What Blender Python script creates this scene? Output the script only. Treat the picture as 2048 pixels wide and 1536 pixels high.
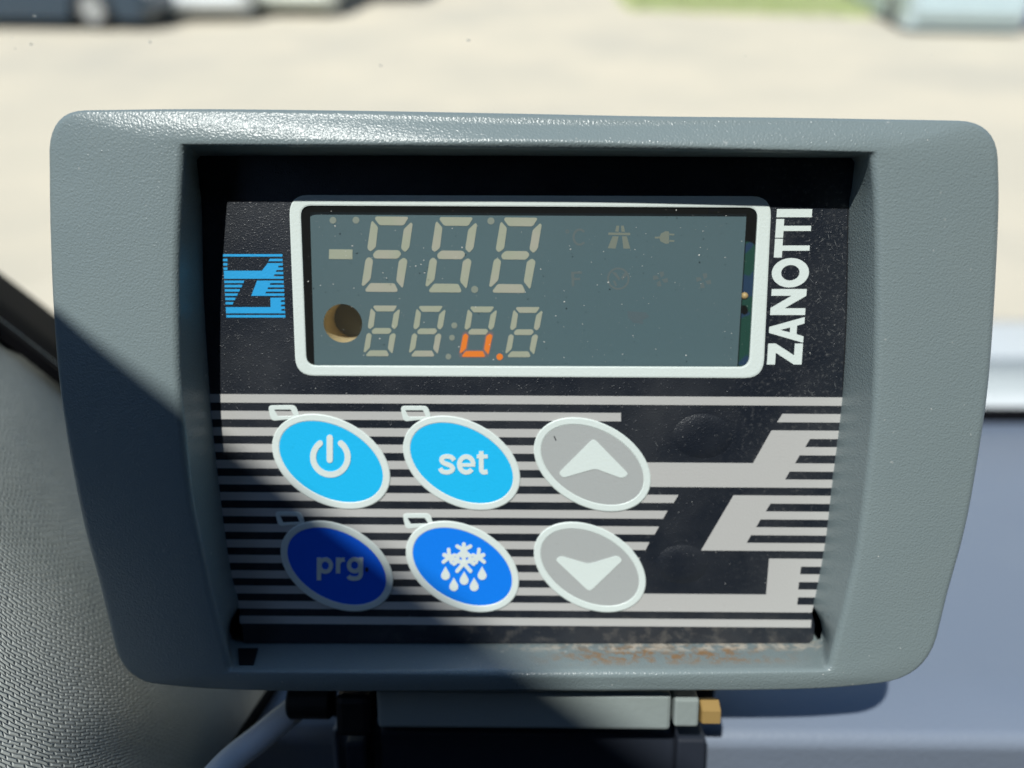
import bpy, bmesh, math, random
from mathutils import Vector, Matrix
random.seed(7)
R_ = math.radians
S = bpy.context.scene
for o in list(bpy.data.objects):
    bpy.data.objects.remove(o)
COL = S.collection
MM = 0.001

# ------------------------------------------------------------------ camera
F, CX, CY = 1550.0, 1024.0, 768.0          # photograph pixels (2048 wide)
TILT, YAW, ROLL, DIST = R_(10.7), R_(0.4), R_(-0.3), 125.0
FACE = R_(22.0)                            # how far the panel leans back
def rot(v, k, a): return Matrix.Rotation(a, 3, k) @ v
cd = Vector((0, -math.sin(TILT), -math.cos(TILT))); cr = Vector((1, 0, 0)); cu = cr.cross(cd)
cd, cr = rot(cd, cu, YAW), rot(cr, cu, YAW)
cr, cu = rot(cr, cd, ROLL), rot(cu, cd, ROLL)
cc = -cd * DIST                            # camera in panel millimetres
DEV = Matrix(((1, 0, 0), (0, math.sin(FACE), -math.cos(FACE)), (0, math.cos(FACE), math.sin(FACE))))
EYE = Vector((0, 0, 1.95))
WD, WR, WU = DEV @ cd, DEV @ cr, DEV @ cu
ORG = EYE - DEV @ (cc * MM)                # panel centre in the world
cam_data = bpy.data.cameras.new('camera'); cam = bpy.data.objects.new('camera', cam_data); COL.objects.link(cam)
cam.matrix_world = Matrix.Translation(EYE) @ Matrix((WR, WU, -WD)).transposed().to_4x4()
cam_data.sensor_width = 36; cam_data.lens = F / 2048 * 36
cam_data.clip_start = 0.005; cam_data.clip_end = 3000
cam_data.dof.use_dof = True; cam_data.dof.focus_distance = 0.1165; cam_data.dof.aperture_fstop = 9.4
S.camera = cam

# ------------------------------------------------------------------ sky, sun, exposure
sa = Vector((-0.235, 0.642, 0.731))     # towards the sun, in panel axes (read from the bezel's shadow)
SUN = (DEV @ sa).normalized()
EL = math.asin(SUN.z); AZ = math.atan2(SUN.x, SUN.y)
W = bpy.data.worlds.new('World'); S.world = W; W.use_nodes = True
nt = W.node_tree; bg = nt.nodes['Background']
sk = nt.nodes.new('ShaderNodeTexSky'); sk.sky_type = 'NISHITA'; sk.sun_disc = False
sk.sun_elevation = EL; sk.sun_rotation = AZ % (2 * math.pi); sk.dust_density = 0.2; sk.air_density = 1.3; sk.ozone_density = 5.0
nt.links.new(sk.outputs[0], bg.inputs[0]); bg.inputs[1].default_value = 0.078
sl = bpy.data.lights.new('sun', 'SUN'); sl.energy = 4.9; sl.angle = R_(0.75); sl.color = (1.0, 0.985, 0.955)
so = bpy.data.objects.new('sun', sl); COL.objects.link(so)
so.rotation_euler = SUN.to_track_quat('Z', 'Y').to_euler(); so.location = (0, 0, 30)
S.view_settings.view_transform = 'Standard'; S.view_settings.look = 'None'
S.view_settings.exposure = 0.12; S.view_settings.gamma = 1.0
S.render.engine = 'CYCLES'; S.render.resolution_x = 1024; S.render.resolution_y = 768

# ------------------------------------------------------------------ helpers
def pu(px, py, w=0.0):
    """photograph pixel -> point of the panel plane w (panel millimetres)"""
    v = cd + cr * ((px - CX) / F) - cu * ((py - CY) / F)
    return cc + v * ((w - cc.z) / v.z)
def ray(px, py):
    return WD + WR * ((px - CX) / F) - WU * ((py - CY) / F)
def on_z(px, py, z):
    v = ray(px, py); return EYE + v * ((z - EYE.z) / v.z)
def on_plane(px, py, p, n):
    v = ray(px, py); return EYE + v * ((p - EYE).dot(n) / v.dot(n))
def tag(o, label=None, cat=None, group=None, kind=None):
    if label: o['label'] = label
    if cat: o['category'] = cat
    if group: o['group'] = group
    if kind: o['kind'] = kind
    return o
def empty(name, loc, label, cat, group=None, rot3=None):
    o = bpy.data.objects.new(name, None); COL.objects.link(o); o.empty_display_size = 0.01
    o.matrix_world = Matrix.Translation(loc) @ (rot3.to_4x4() if rot3 else Matrix.Identity(4))
    return tag(o, label, cat, group)
def mesh(name, verts, faces, mat, parent=None, smooth=False, unit=1.0):
    me = bpy.data.meshes.new(name)
    me.from_pydata([tuple(Vector(v) * unit) for v in verts], [], faces); me.update()
    if smooth:
        for p in me.polygons: p.use_smooth = True
    me.materials.append(mat)
    o = bpy.data.objects.new(name, me); COL.objects.link(o)
    if parent: o.parent = parent
    return o
def bm_obj(name, bm, mat, parent=None, smooth=False):
    bmesh.ops.recalc_face_normals(bm, faces=bm.faces[:])
    me = bpy.data.meshes.new(name); bm.to_mesh(me); bm.free()
    if smooth:
        for p in me.polygons: p.use_smooth = True
    me.materials.append(mat)
    o = bpy.data.objects.new(name, me); COL.objects.link(o)
    if parent: o.parent = parent
    return o
def area2(p): return sum(p[i][0] * p[(i + 1) % len(p)][1] - p[(i + 1) % len(p)][0] * p[i][1] for i in range(len(p)))
def ccw(p): return list(p) if area2(p) > 0 else list(reversed(p))
def resample(pts, n):
    """Catmull-Rom through pts, n+1 points at even arc length"""
    P = [Vector(p) for p in pts]; D = []
    Q = [P[0] * 2 - P[1]] + P + [P[-1] * 2 - P[-2]]
    for i in range(1, len(Q) - 2):
        for k in range(12):
            t = k / 12; a, b, c, d = Q[i - 1], Q[i], Q[i + 1], Q[i + 2]
            D.append(0.5 * ((2 * b) + (c - a) * t + (2 * a - 5 * b + 4 * c - d) * t * t + (3 * b - a - 3 * c + d) * t ** 3))
    D.append(P[-1])
    L = [0]
    for i in range(1, len(D)): L.append(L[-1] + (D[i] - D[i - 1]).length)
    out = []; j = 0
    for k in range(n + 1):
        s = L[-1] * k / n
        while j < len(L) - 2 and L[j + 1] < s: j += 1
        t = (s - L[j]) / max(1e-9, L[j + 1] - L[j]); out.append(D[j].lerp(D[j + 1], min(1, t)))
    return out
def bez(a, c, b, n): # interior points only
    a, b, c = Vector(a), Vector(b), Vector(c)
    return [(a * (1 - t) ** 2 + c * 2 * t * (1 - t) + b * t * t) for t in [k / n for k in range(1, n)]]
def round_poly(pts, r, n=5):
    """round the corners of a polygon (any 2-D unit)"""
    out = []; N = len(pts); P = [Vector(p).to_2d() for p in pts]
    for i in range(N):
        a, b, c = P[i - 1], P[i], P[(i + 1) % N]
        ra = min(r, (a - b).length * 0.48, (c - b).length * 0.48)
        p = b + (a - b).normalized() * ra; q = b + (c - b).normalized() * ra
        out.append(p); out += bez(p, b, q, n); out.append(q)
    return out
def stroke(pts, w, closed=False, cap=True):
    """outline(s) of a constant-width line: (outer, inner) when closed, else one polygon"""
    P = [Vector(p).to_2d() for p in pts]; N = len(P); lft, rgt = [], []
    for i in range(N):
        a = P[i - 1] if (i > 0 or closed) else None; c = P[(i + 1) % N] if (i < N - 1 or closed) else None
        b = P[i]
        d1 = (b - a).normalized() if a is not None else (c - b).normalized()
        d2 = (c - b).normalized() if c is not None else d1
        n1, n2 = Vector((-d1.y, d1.x)), Vector((-d2.y, d2.x)); m = n1 + n2
        m = m.normalized() if m.length > 1e-6 else n1
        k = w / 2 / max(0.35, m.dot(n1)); lft.append(b + m * k); rgt.append(b - m * k)
    if closed: return lft, rgt
    out = list(lft)
    if cap:
        d = (P[-1] - P[-2]).normalized(); a0 = math.atan2(d.y, d.x)
        out += [P[-1] + Vector((math.cos(a0 + t), math.sin(a0 + t))) * w / 2 for t in (1.2, .8, .4, 0, -.4, -.8, -1.2)]
    out += reversed(rgt)
    if cap:
        d = (P[0] - P[1]).normalized(); a0 = math.atan2(d.y, d.x)
        out += [P[0] + Vector((math.cos(a0 + t), math.sin(a0 + t))) * w / 2 for t in (1.2, .8, .4, 0, -.4, -.8, -1.2)]
    return out
def lift(px_pts, w): return [pu(p[0], p[1], w) for p in px_pts]
def prism(name, loops, w0, w1, mat, parent, bevel=0.0, smooth=False):
    """solid(s) standing on the panel: loops = list of 2-D outlines in panel mm"""
    V, Fc = [], []
    for lp in loops:
        lp = ccw([(p[0], p[1]) for p in lp]); n = len(lp); b = len(V)
        if bevel > 0:
            c = Vector((sum(p[0] for p in lp) / n, sum(p[1] for p in lp) / n)); ins = []
            for i, p in enumerate(lp):
                a, q = Vector(lp[i - 1]), Vector(lp[(i + 1) % n]); t = (q - a).normalized()
                ins.append(Vector(p) + Vector((-t.y, t.x)) * bevel)
            V += [(p[0], p[1], w0) for p in lp] + [(p[0], p[1], w1 - bevel) for p in lp] + [(p.x, p.y, w1) for p in ins]
            for k in (0, 1):
                for i in range(n):
                    j = (i + 1) % n; Fc.append((b + k * n + i, b + k * n + j, b + (k + 1) * n + j, b + (k + 1) * n + i))
            Fc.append(tuple(b + 2 * n + i for i in range(n)))
        else:
            V += [(p[0], p[1], w0) for p in lp] + [(p[0], p[1], w1) for p in lp]
            for i in range(n):
                j = (i + 1) % n; Fc.append((b + i, b + j, b + n + j, b + n + i))
            Fc.append(tuple(b + n + i for i in range(n)))
    return mesh(name, V, Fc, mat, parent, False, MM)
def ring(name, outer, inner, w0, w1, mat, parent, bev=0.0):
    """closed band between two outlines of equal length"""
    n = len(outer); V = []; Fc = []
    o2 = [Vector(p).to_2d() for p in outer]; i2 = [Vector(p).to_2d() for p in inner]
    rows = [(o2, 0, w0), (o2, 0, w1 - bev), (o2, .12 if bev else 0, w1), (o2, .88 if bev else 1, w1), (o2, 1, w1 - bev), (o2, 1, w0)]
    for (_, t, w) in rows:
        for a, c in zip(o2, i2):
            p = a.lerp(c, t); V.append((p.x, p.y, w))
    for k in range(5):
        for i in range(n):
            j = (i + 1) % n; Fc.append((k * n + i, k * n + j, (k + 1) * n + j, (k + 1) * n + i))
    o = mesh(name, V, Fc, mat, parent, False, MM)
    bm = bmesh.new(); bm.from_mesh(o.data); bmesh.ops.remove_doubles(bm, verts=bm.verts[:], dist=1e-8)
    bmesh.ops.recalc_face_normals(bm, faces=bm.faces[:]); bm.to_mesh(o.data); bm.free()
    return o
def plate_with_holes(name, outer, holes, w, mat, parent):
    bm = bmesh.new(); es = []
    for lp in [outer] + holes:
        vs = [bm.verts.new((p[0] * MM, p[1] * MM, w * MM)) for p in lp]
        for i in range(len(vs)): es.append(bm.edges.new((vs[i], vs[(i + 1) % len(vs)])))
    bmesh.ops.triangle_fill(bm, use_beauty=True, use_dissolve=False, edges=es, normal=(0, 0, 1))
    for f in bm.faces:
        if f.normal.z < 0: f.normal_flip()
    me = bpy.data.meshes.new(name); bm.to_mesh(me); bm.free(); me.materials.append(mat)
    o = bpy.data.objects.new(name, me); COL.objects.link(o); o.parent = parent
    return o
def circle2(cx, cy, r, n=24, ry=None): return [(cx + r * math.cos(2 * math.pi * k / n), cy + (ry or r) * math.sin(2 * math.pi * k / n)) for k in range(n)]
def tube(bm, pts, r, n=14, caps=True):
    P = [Vector(p) for p in pts]; rings = []
    for i, p in enumerate(P):
        d = (P[min(i + 1, len(P) - 1)] - P[max(i - 1, 0)]).normalized()
        a = d.cross(Vector((0, 0, 1))); a = a if a.length > .05 else d.cross(Vector((1, 0, 0))); a.normalize(); b = d.cross(a)
        rr = r[i] if isinstance(r, (list, tuple)) else r
        rings.append([bm.verts.new(p + (a * math.cos(2 * math.pi * k / n) + b * math.sin(2 * math.pi * k / n)) * rr) for k in range(n)])
    for i in range(len(rings) - 1):
        for k in range(n): bm.faces.new((rings[i][k], rings[i][(k + 1) % n], rings[i + 1][(k + 1) % n], rings[i + 1][k]))
    if caps: bm.faces.new(rings[0]); bm.faces.new(rings[-1])
def box(bm, x0, x1, y0, y1, z0, z1, bev=0.0, seg=2):
    r = bmesh.ops.create_cube(bm, size=1.0); vs = r['verts']
    for v in vs: v.co = Vector((x0 + (v.co.x + .5) * (x1 - x0), y0 + (v.co.y + .5) * (y1 - y0), z0 + (v.co.z + .5) * (z1 - z0)))
    if bev > 0:
        es = list({e for v in vs for e in v.link_edges})
        bmesh.ops.bevel(bm, geom=es, offset=bev, segments=seg, profile=.5, affect='EDGES')

# ------------------------------------------------------------------ materials
def mat(name, col, rough=.5, spec=.5, metal=0.0):
    m = bpy.data.materials.new(name); m.use_nodes = True; b = m.node_tree.nodes['Principled BSDF']
    b.inputs['Base Color'].default_value = (*col, 1); b.inputs['Roughness'].default_value = rough
    b.inputs['Specular IOR Level'].default_value = spec; b.inputs['Metallic'].default_value = metal
    return m
def nodes(m): return m.node_tree.nodes, m.node_tree.links, m.node_tree.nodes['Principled BSDF']
def coord(m):
    N, L, b = nodes(m)
    t = N.get('obj_coord')
    if not t: t = N.new('ShaderNodeTexCoord'); t.name = 'obj_coord'
    return t.outputs['Object']
def noise(m, scale, detail=2, rough=.5, stretch=None):
    N, L, b = nodes(m); n = N.new('ShaderNodeTexNoise'); n.inputs['Scale'].default_value = scale
    n.inputs['Detail'].default_value = detail; n.inputs['Roughness'].default_value = rough
    if stretch:
        mp = N.new('ShaderNodeMapping'); mp.inputs['Scale'].default_value = stretch; L.new(coord(m), mp.inputs[0]); L.new(mp.outputs[0], n.inputs['Vector'])
    else: L.new(coord(m), n.inputs['Vector'])
    return n.outputs['Fac']
def ramp(m, fac, lo, hi, a=0.0, c=1.0):
    N, L, b = nodes(m); r = N.new('ShaderNodeMapRange'); r.inputs[1].default_value = lo; r.inputs[2].default_value = hi
    r.inputs[3].default_value = a; r.inputs[4].default_value = c; L.new(fac, r.inputs[0]); return r.outputs[0]
def mixcol(m, fac, colour):
    """lay a second colour over whatever feeds Base Color"""
    N, L, b = nodes(m); x = N.new('ShaderNodeMix'); x.data_type = 'RGBA'
    ip = b.inputs['Base Color']
    if ip.is_linked: L.new(ip.links[0].from_socket, x.inputs[6])
    else: x.inputs[6].default_value = ip.default_value
    x.inputs[7].default_value = (*colour, 1); L.new(fac, x.inputs[0]); L.new(x.outputs[2], ip)
def bump(m, h, strength, dist):
    N, L, b = nodes(m); n = N.new('ShaderNodeBump'); n.inputs['Strength'].default_value = strength; n.inputs['Distance'].default_value = dist
    L.new(h, n.inputs['Height'])
    if b.inputs['Normal'].is_linked: L.new(b.inputs['Normal'].links[0].from_socket, n.inputs['Normal'])
    L.new(n.outputs[0], b.inputs['Normal'])
def mul(m, a, c):
    N, L, b = nodes(m); x = N.new('ShaderNodeMath'); x.operation = 'MULTIPLY'; L.new(a, x.inputs[0])
    if isinstance(c, (int, float)): x.inputs[1].default_value = c
    else: L.new(c, x.inputs[1])
    return x.outputs[0]

def dimples(m, scale, lo, hi):
    N, L, b = nodes(m); v = N.new('ShaderNodeTexVoronoi'); v.inputs['Scale'].default_value = scale
    L.new(coord(m), v.inputs['Vector']); r = N.new('ShaderNodeMapRange'); r.interpolation_type = 'SMOOTHSTEP'
    r.inputs[1].default_value = lo; r.inputs[2].default_value = hi; r.inputs[3].default_value = 1; r.inputs[4].default_value = 0
    L.new(v.outputs['Distance'], r.inputs[0]); return mul(m, r.outputs[0], ramp(m, noise(m, scale * .45, 1), .40, .70))
M_house = mat('grey_grained_plastic', (.222, .274, .280), .30, .5)
bump(M_house, noise(M_house, 3000, 1.2, .55), .85, .000098)
bump(M_house, dimples(M_house, 2100, .0, .5), .35, .00008)
mixcol(M_house, ramp(M_house, noise(M_house, 90, 3), .45, .75, 0, .35), (.24, .29, .29))
mixcol(M_house, ramp(M_house, noise(M_house, 620, 2), .74, .78, 0, .5), (.5, .52, .5))
def stain(m, ax, centre, half, scale, col, amt, lo=.45, hi=.62):
    """dried dirt: a patch in object space with a noisy edge"""
    N, L, b = nodes(m); s = N.new('ShaderNodeSeparateXYZ'); L.new(coord(m), s.inputs[0])
    f = noise(m, scale, 5, .65); f = ramp(m, f, lo, hi)
    for a, c, h in zip(ax, centre, half):
        d = N.new('ShaderNodeMath'); d.operation = 'SUBTRACT'; L.new(s.outputs[a], d.inputs[0]); d.inputs[1].default_value = c
        e = N.new('ShaderNodeMath'); e.operation = 'ABSOLUTE'; L.new(d.outputs[0], e.inputs[0])
        f = mul(m, f, ramp(m, e.outputs[0], h, h * .4))
    mixcol(m, mul(m, f, amt), col)
M_ledge = M_house
M_fascia = mat('black_overlay_film', (.012, .016, .024), .36, .5)
bump(M_fascia, noise(M_fascia, 4200, 2, .6), .8, .00008)
bump(M_fascia, dimples(M_fascia, 2800, .0, .5), .7, .00009)
mixcol(M_fascia, ramp(M_fascia, noise(M_fascia, 1500, 2), .73, .80, 0, .25), (.25, .26, .26))
mixcol(M_fascia, ramp(M_fascia, noise(M_fascia, 60, 4, .6), .42, .75, 0, .05), (.5, .5, .48))
stain(M_fascia, 'XY', (.020, -.0435), (.05, .0042), 350, (.34, .31, .26), .30, .5, .75)
stain(M_fascia, 'XY', (.046, .008), (.014, .05), 1500, (.45, .45, .43), .22, .55, .75)
def print_ink(name, col, rough=.42):
    m = mat(name, col, rough, .4); bump(m, noise(m, 2600, 2, .6), .6, .00006)
    mixcol(m, ramp(m, noise(m, 900, 3), .66, .8, 0, .25), tuple(c * .7 for c in col)); return m
M_stripe = print_ink('warm_grey_ink', (.53, .525, .505))
M_white = print_ink('white_ink', (.76, .84, .80))
M_cyan = print_ink('sky_blue_ink', (.016, .54, .95))
M_blue = print_ink('bright_blue_ink', (.006, .225, .92))
M_navy = print_ink('deep_blue_ink', (.006, .13, .88))
M_keygrey = print_ink('grey_ink', (.45, .47, .46))
M_logo = print_ink('logo_blue_ink', (.03, .40, .80))
M_dark = mat('black_plastic', (.008, .009, .011), .55, .4); bump(M_dark, noise(M_dark, 900, 2), .3, .00005)
M_led = mat('grey_led_face', (.100, .165, .188), .5, .35); bump(M_led, noise(M_led, 500, 2), .1, .00003)
mixcol(M_led, ramp(M_led, noise(M_led, 35, 2), .4, .7, 0, .35), (.115, .165, .18))
M_seg = mat('unlit_segment', (.46, .47, .36), .5, .4)
mixcol(M_seg, ramp(M_seg, noise(M_seg, 120, 2), .45, .62, 0, .8), (.52, .48, .40))
M_icon = mat('faint_icon', (.24, .26, .215), .5, .3)
M_icon2 = mat('fainter_icon', (.145, .180, .185), .5, .3)
M_icon3 = mat('reddish_icon', (.112, .156, .176), .5, .3)
M_lit = mat('lit_segment', (.10, .012, .002), .6, .2)
nb = M_lit.node_tree.nodes['Principled BSDF']; nb.inputs['Emission Color'].default_value = (1.0, .27, .026, 1); nb.inputs['Emission Strength'].default_value = .68
def bleed(name, e):
    m = mat(name, (.110, .160, .178), .5, .35); b = m.node_tree.nodes['Principled BSDF']
    b.inputs['Emission Color'].default_value = (1, .10, .02, 1); b.inputs['Emission Strength'].default_value = e; return m
M_bleed, M_bleed2 = bleed('faint_light_bleed', .035), bleed('light_bleed', .12)
M_tan = mat('tan_sensor_well', (.72, .58, .33), .6)
M_olive = mat('olive_sensor_floor', (.12, .12, .08), .6)
M_pcb = mat('green_circuit_board', (.012, .075, .055), .35, .5)
mixcol(M_pcb, ramp(M_pcb, noise(M_pcb, 260, 2), .55, .6, 0, .8), (.02, .05, .14))
M_amber = mat('amber_component', (.6, .42, .18), .4)
M_dust = mat('dust', (.62, .62, .58), .8)
M_pane = bpy.data.materials.new('clear_window_film'); M_pane.use_nodes = True
def make_glass(m, tint, ior, rough, veil, veilcol):
    N, L = m.node_tree.nodes, m.node_tree.links; N.clear()
    out = N.new('ShaderNodeOutputMaterial'); tr = N.new('ShaderNodeBsdfTransparent'); tr.inputs[0].default_value = (*tint, 1)
    gl = N.new('ShaderNodeBsdfGlossy'); gl.inputs['Roughness'].default_value = rough
    fr = N.new('ShaderNodeFresnel'); fr.inputs[0].default_value = ior
    mx = N.new('ShaderNodeMixShader'); L.new(fr.outputs[0], mx.inputs[0]); L.new(tr.outputs[0], mx.inputs[1]); L.new(gl.outputs[0], mx.inputs[2])
    df = N.new('ShaderNodeBsdfDiffuse'); df.inputs[0].default_value = (*veilcol, 1)
    m2 = N.new('ShaderNodeMixShader'); m2.inputs[0].default_value = veil; L.new(mx.outputs[0], m2.inputs[1]); L.new(df.outputs[0], m2.inputs[2])
    L.new(m2.outputs[0], out.inputs[0])
make_glass(M_pane, (.95, .97, .97), 1.35, .12, .022, (.6, .63, .62))
M_glass = bpy.data.materials.new('windscreen_glass'); M_glass.use_nodes = True
make_glass(M_glass, (.95, .97, .955), 1.2, .02, .012, (.6, .6, .6))

# ------------------------------------------------------------------ ground and far setting
H = EYE.z
M_ground = mat('pale_gravel', (.58, .525, .415), .9, .2)
mixcol(M_ground, ramp(M_ground, noise(M_ground, .55, 4, .6), .40, .66, 0, .8), (.68, .60, .46))
mixcol(M_ground, ramp(M_ground, noise(M_ground, .23, 3, .6), .50, .70, 0, .75), (.47, .44, .37))
mixcol(M_ground, ramp(M_ground, noise(M_ground, 45, 3, .6), .45, .75, 0, .4), (.40, .38, .32))
bump(M_ground, noise(M_ground, 40, 4), .5, .02)
g = mesh('ground', [(-400, -60, 0), (400, -60, 0), (400, 900, 0), (-400, 900, 0)], [(0, 1, 2, 3)], M_ground); tag(g, kind='structure')

M_grass = mat('grass', (.50, .56, .28), .9, .2)
mixcol(M_grass, ramp(M_grass, noise(M_grass, 2.0, 4), .4, .7, 0, .7), (.56, .58, .34))
def grass_strip():
    a, b = on_z(1272, 20, 0), on_z(1870, 36, 0); rnd = random.Random(3); V, Fc = [], []
    for k in range(9000):
        t = rnd.random(); d = rnd.random() ** 1.6 * 9
        p = a.lerp(b, t) + Vector((rnd.uniform(-.25, .25), d + rnd.uniform(-.3, .3), 0)); an = rnd.uniform(0, 6.28)
        hh = rnd.uniform(.08, .2); w = .035; u = Vector((math.cos(an), math.sin(an), 0)); i = len(V)
        V += [p - u * w, p + u * w, p + Vector((rnd.uniform(-.06, .06), rnd.uniform(-.06, .06), hh))]; Fc.append((i, i + 1, i + 2))
    i = len(V); V += [a + Vector((0, 0, .02)), b + Vector((0, 0, .02)), b + Vector((0, 9, .02)), a + Vector((0, 9, .02))]; Fc.append((i, i + 1, i + 2, i + 3))
    return tag(mesh('grass_verge', V, Fc, M_grass), 'bright green grass verge along the far edge of the yard', 'grass', kind='stuff')
grass_strip()

M_tyre = mat('tyre_rubber', (.018, .018, .02), .8); M_rim = mat('alloy_rim', (.55, .56, .57), .4, .5, .6)
M_carglass = mat('car_window', (.02, .026, .03), .08, .6); M_lamp = mat('headlamp_lens', (.7, .72, .74), .15)
M_trimblk = mat('black_trim', (.02, .02, .022), .6)
def paint(name, c):
    m = mat(name, c, .3, .5); m.node_tree.nodes['Principled BSDF'].inputs['Coat Weight'].default_value = .6
    mixcol(m, ramp(m, noise(m, 3, 4), .5, .8, 0, .25), tuple(x * .75 for x in c)); return m
def car(label, cat, centre, ang, pm, L=4.3, Wd=1.78, Ht=1.45, wheel_r=.32, boxy=False, group='vehicles parked in the yard'):
    root = empty('parked_car' if not boxy else 'parked_van', centre, label, cat, group, Matrix.Rotation(ang, 3, 'Z'))
    hx = L / 2; wb = L * .30; sill = .08 if boxy else .17; belt = Ht * .60
    if boxy: belt = Ht * .93
    prof = [(-hx, sill + .12), (-hx + .05, sill)]
    for c in (-wb, wb):
        prof += [(c - wheel_r * 1.22, sill)] + [(c - wheel_r * 1.22 * math.cos(t), sill + wheel_r * 1.15 * math.sin(t) + .04) for t in [k * math.pi / 8 for k in range(1, 8)]] + [(c + wheel_r * 1.22, sill)]
    if boxy: prof += [(hx - .05, sill), (hx, .5), (hx - .06, belt * .55), (hx - .45, belt * .9), (hx - .75, belt), (-hx + .05, belt), (-hx, belt - .1)]
    else: prof += [(hx - .06, sill), (hx, .42), (hx - .04, belt * .72), (hx - .5, belt * .88), (hx * .42, belt), (-hx + .1, belt), (-hx, belt * .75)]
    n = len(prof); bm = bmesh.new(); rows = []
    for y, k in ((-Wd / 2, .965), (-Wd / 2 + .10, 1.0), (Wd / 2 - .10, 1.0), (Wd / 2, .965)):
        rows.append([bm.verts.new((px * (k if abs(px) > hx * .8 else 1), y, pz)) for px, pz in prof])
    for r in range(3):
        for i in range(n): bm.faces.new((rows[r][i], rows[r][(i + 1) % n], rows[r + 1][(i + 1) % n], rows[r + 1][i]))
    bm.faces.new(rows[0]); bm.faces.new(rows[-1])
    bm_obj('body', bm, pm, root)
    if not boxy:
        bm = bmesh.new(); lo = [(-hx * .82, belt), (hx * .45, belt)]; up = [(-hx * .62, Ht), (hx * .08, Ht)]
        q = []
        for y, in ((-1,), (1,)):
            q.append([bm.verts.new((lo[0][0], y * Wd * .46, belt - .01)), bm.verts.new((lo[1][0], y * Wd * .46, belt - .01)), bm.verts.new((up[1][0], y * Wd * .36, Ht)), bm.verts.new((up[0][0], y * Wd * .36, Ht))])
        bm.faces.new(q[0]); bm.faces.new(q[1])
        for i in range(4): bm.faces.new((q[0][i], q[0][(i + 1) % 4], q[1][(i + 1) % 4], q[1][i]))
        bm_obj('cabin', bm, M_carglass, root)
        bm = bmesh.new(); box(bm, up[0][0], up[1][0], -Wd * .355, Wd * .355, Ht - .012, Ht + .03, .02); bm_obj('roof', bm, pm, root)
    else:
        for s in (-1, 1):
            bm = bmesh.new(); box(bm, hx * .35, hx * .66, s * (Wd / 2 + .002) - .004, s * (Wd / 2 + .002) + .004, belt * .55, belt * .88); bm_obj('window', bm, M_carglass, root)
    tb = bmesh.new(); r = wheel_r
    profw = [(r * .62, -.10), (r * .93, -.105), (r, -.08), (r, .08), (r * .93, .105), (r * .62, .10)]; N = 24; rr = []
    for k in range(N):
        a = 2 * math.pi * k / N; rr.append([tb.verts.new((p * math.cos(a), y, p * math.sin(a))) for p, y in profw])
    for k in range(N):
        for i in range(5): tb.faces.new((rr[k][i], rr[k][i + 1], rr[(k + 1) % N][i + 1], rr[(k + 1) % N][i]))
    tyre0 = None
    rb = bmesh.new(); tube(rb, [(0, -.085, 0), (0, .085, 0)], r * .64, 24)
    for k in range(5):
        a = 2 * math.pi * k / 5
        for s in (-1, 1):
            vs = [rb.verts.new((rad * math.cos(a + d), s * yy, rad * math.sin(a + d))) for rad, d, yy in ((r * .1, -.5, .108), (r * .1, .5, .108), (r * .6, .14, .095), (r * .6, -.14, .095))]
            rb.faces.new(vs)
    for cx_ in (-wb, wb):
        for s in (-1, 1):
            if tyre0 is None:
                t = bm_obj('tyre', tb, M_tyre, root, True); q2 = bm_obj('rim', rb, M_rim, t); tyre0, rim0 = t, q2
            else:
                t = tyre0.copy(); COL.objects.link(t); q2 = rim0.copy(); COL.objects.link(q2); t.parent = root; q2.parent = t
            t.location = (cx_, s * (Wd / 2 - .12), r)
    for sx, nm, m_ in ((hx, 'headlight', M_lamp), (-hx, 'tail_light', mat('red_lens', (.4, .02, .015), .2))):
        for s in (-1, 1):
            bm = bmesh.new(); box(bm, sx - .09, sx + .005, s * Wd * .37 - .17, s * Wd * .37 + .17, belt * .60, belt * .60 + .15, .03); bm_obj(nm, bm, m_, root)
    for sx in (-1, 1):
        bm = bmesh.new(); box(bm, sx * hx - .05, sx * hx + .05, -Wd * .44, Wd * .44, .27, .42, .03); bm_obj('bumper', bm, M_trimblk if sx < 0 else pm, root)
    return root
p = on_z(100, 58, 0)
car('dark blue car seen from the side at the far left of the yard', 'car', (p.x - .45, p.y + .75, 0), R_(-4), paint('dark_blue_paint', (.02, .045, .075)), L=4.6)
p = on_z(375, 46, 0)
car('white car nose on, beside the dark blue car in the yard', 'car', (p.x, p.y + 2.1, 0), R_(-86), paint('white_paint', (.74, .77, .78)), Wd=1.86)
p = on_z(568, 40, 0)
car('cream white car parked right of the whiter one in the yard', 'car', (p.x + .1, p.y + 2.4, 0), R_(-93), paint('cream_paint', (.74, .77, .70)), Wd=1.7)
p = on_z(735, 6, 0)
car('slate blue car farthest back at the end of the parked row', 'car', (p.x + .3, p.y + 2.2, 0), R_(-90), paint('slate_blue_paint', (.06, .09, .16)), Wd=1.5)
p = on_z(1950, 72, 0)
car('pale blue panel van standing at the right end of the yard', 'van', (p.x + .15, p.y + 2.6, 0), R_(-97), paint('pale_blue_paint', (.50, .60, .62)), L=5.2, Wd=1.75, Ht=2.3, boxy=True)
p = on_z(2095, 66, 0)
car('deep blue van cut off by the right edge of the picture', 'van', (p.x + .15, p.y + 2.6, 0), R_(-95), paint('deep_blue_paint', (.05, .08, .30)), L=5.2, Wd=1.05 * 1.6, Ht=2.2, boxy=True)

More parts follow.
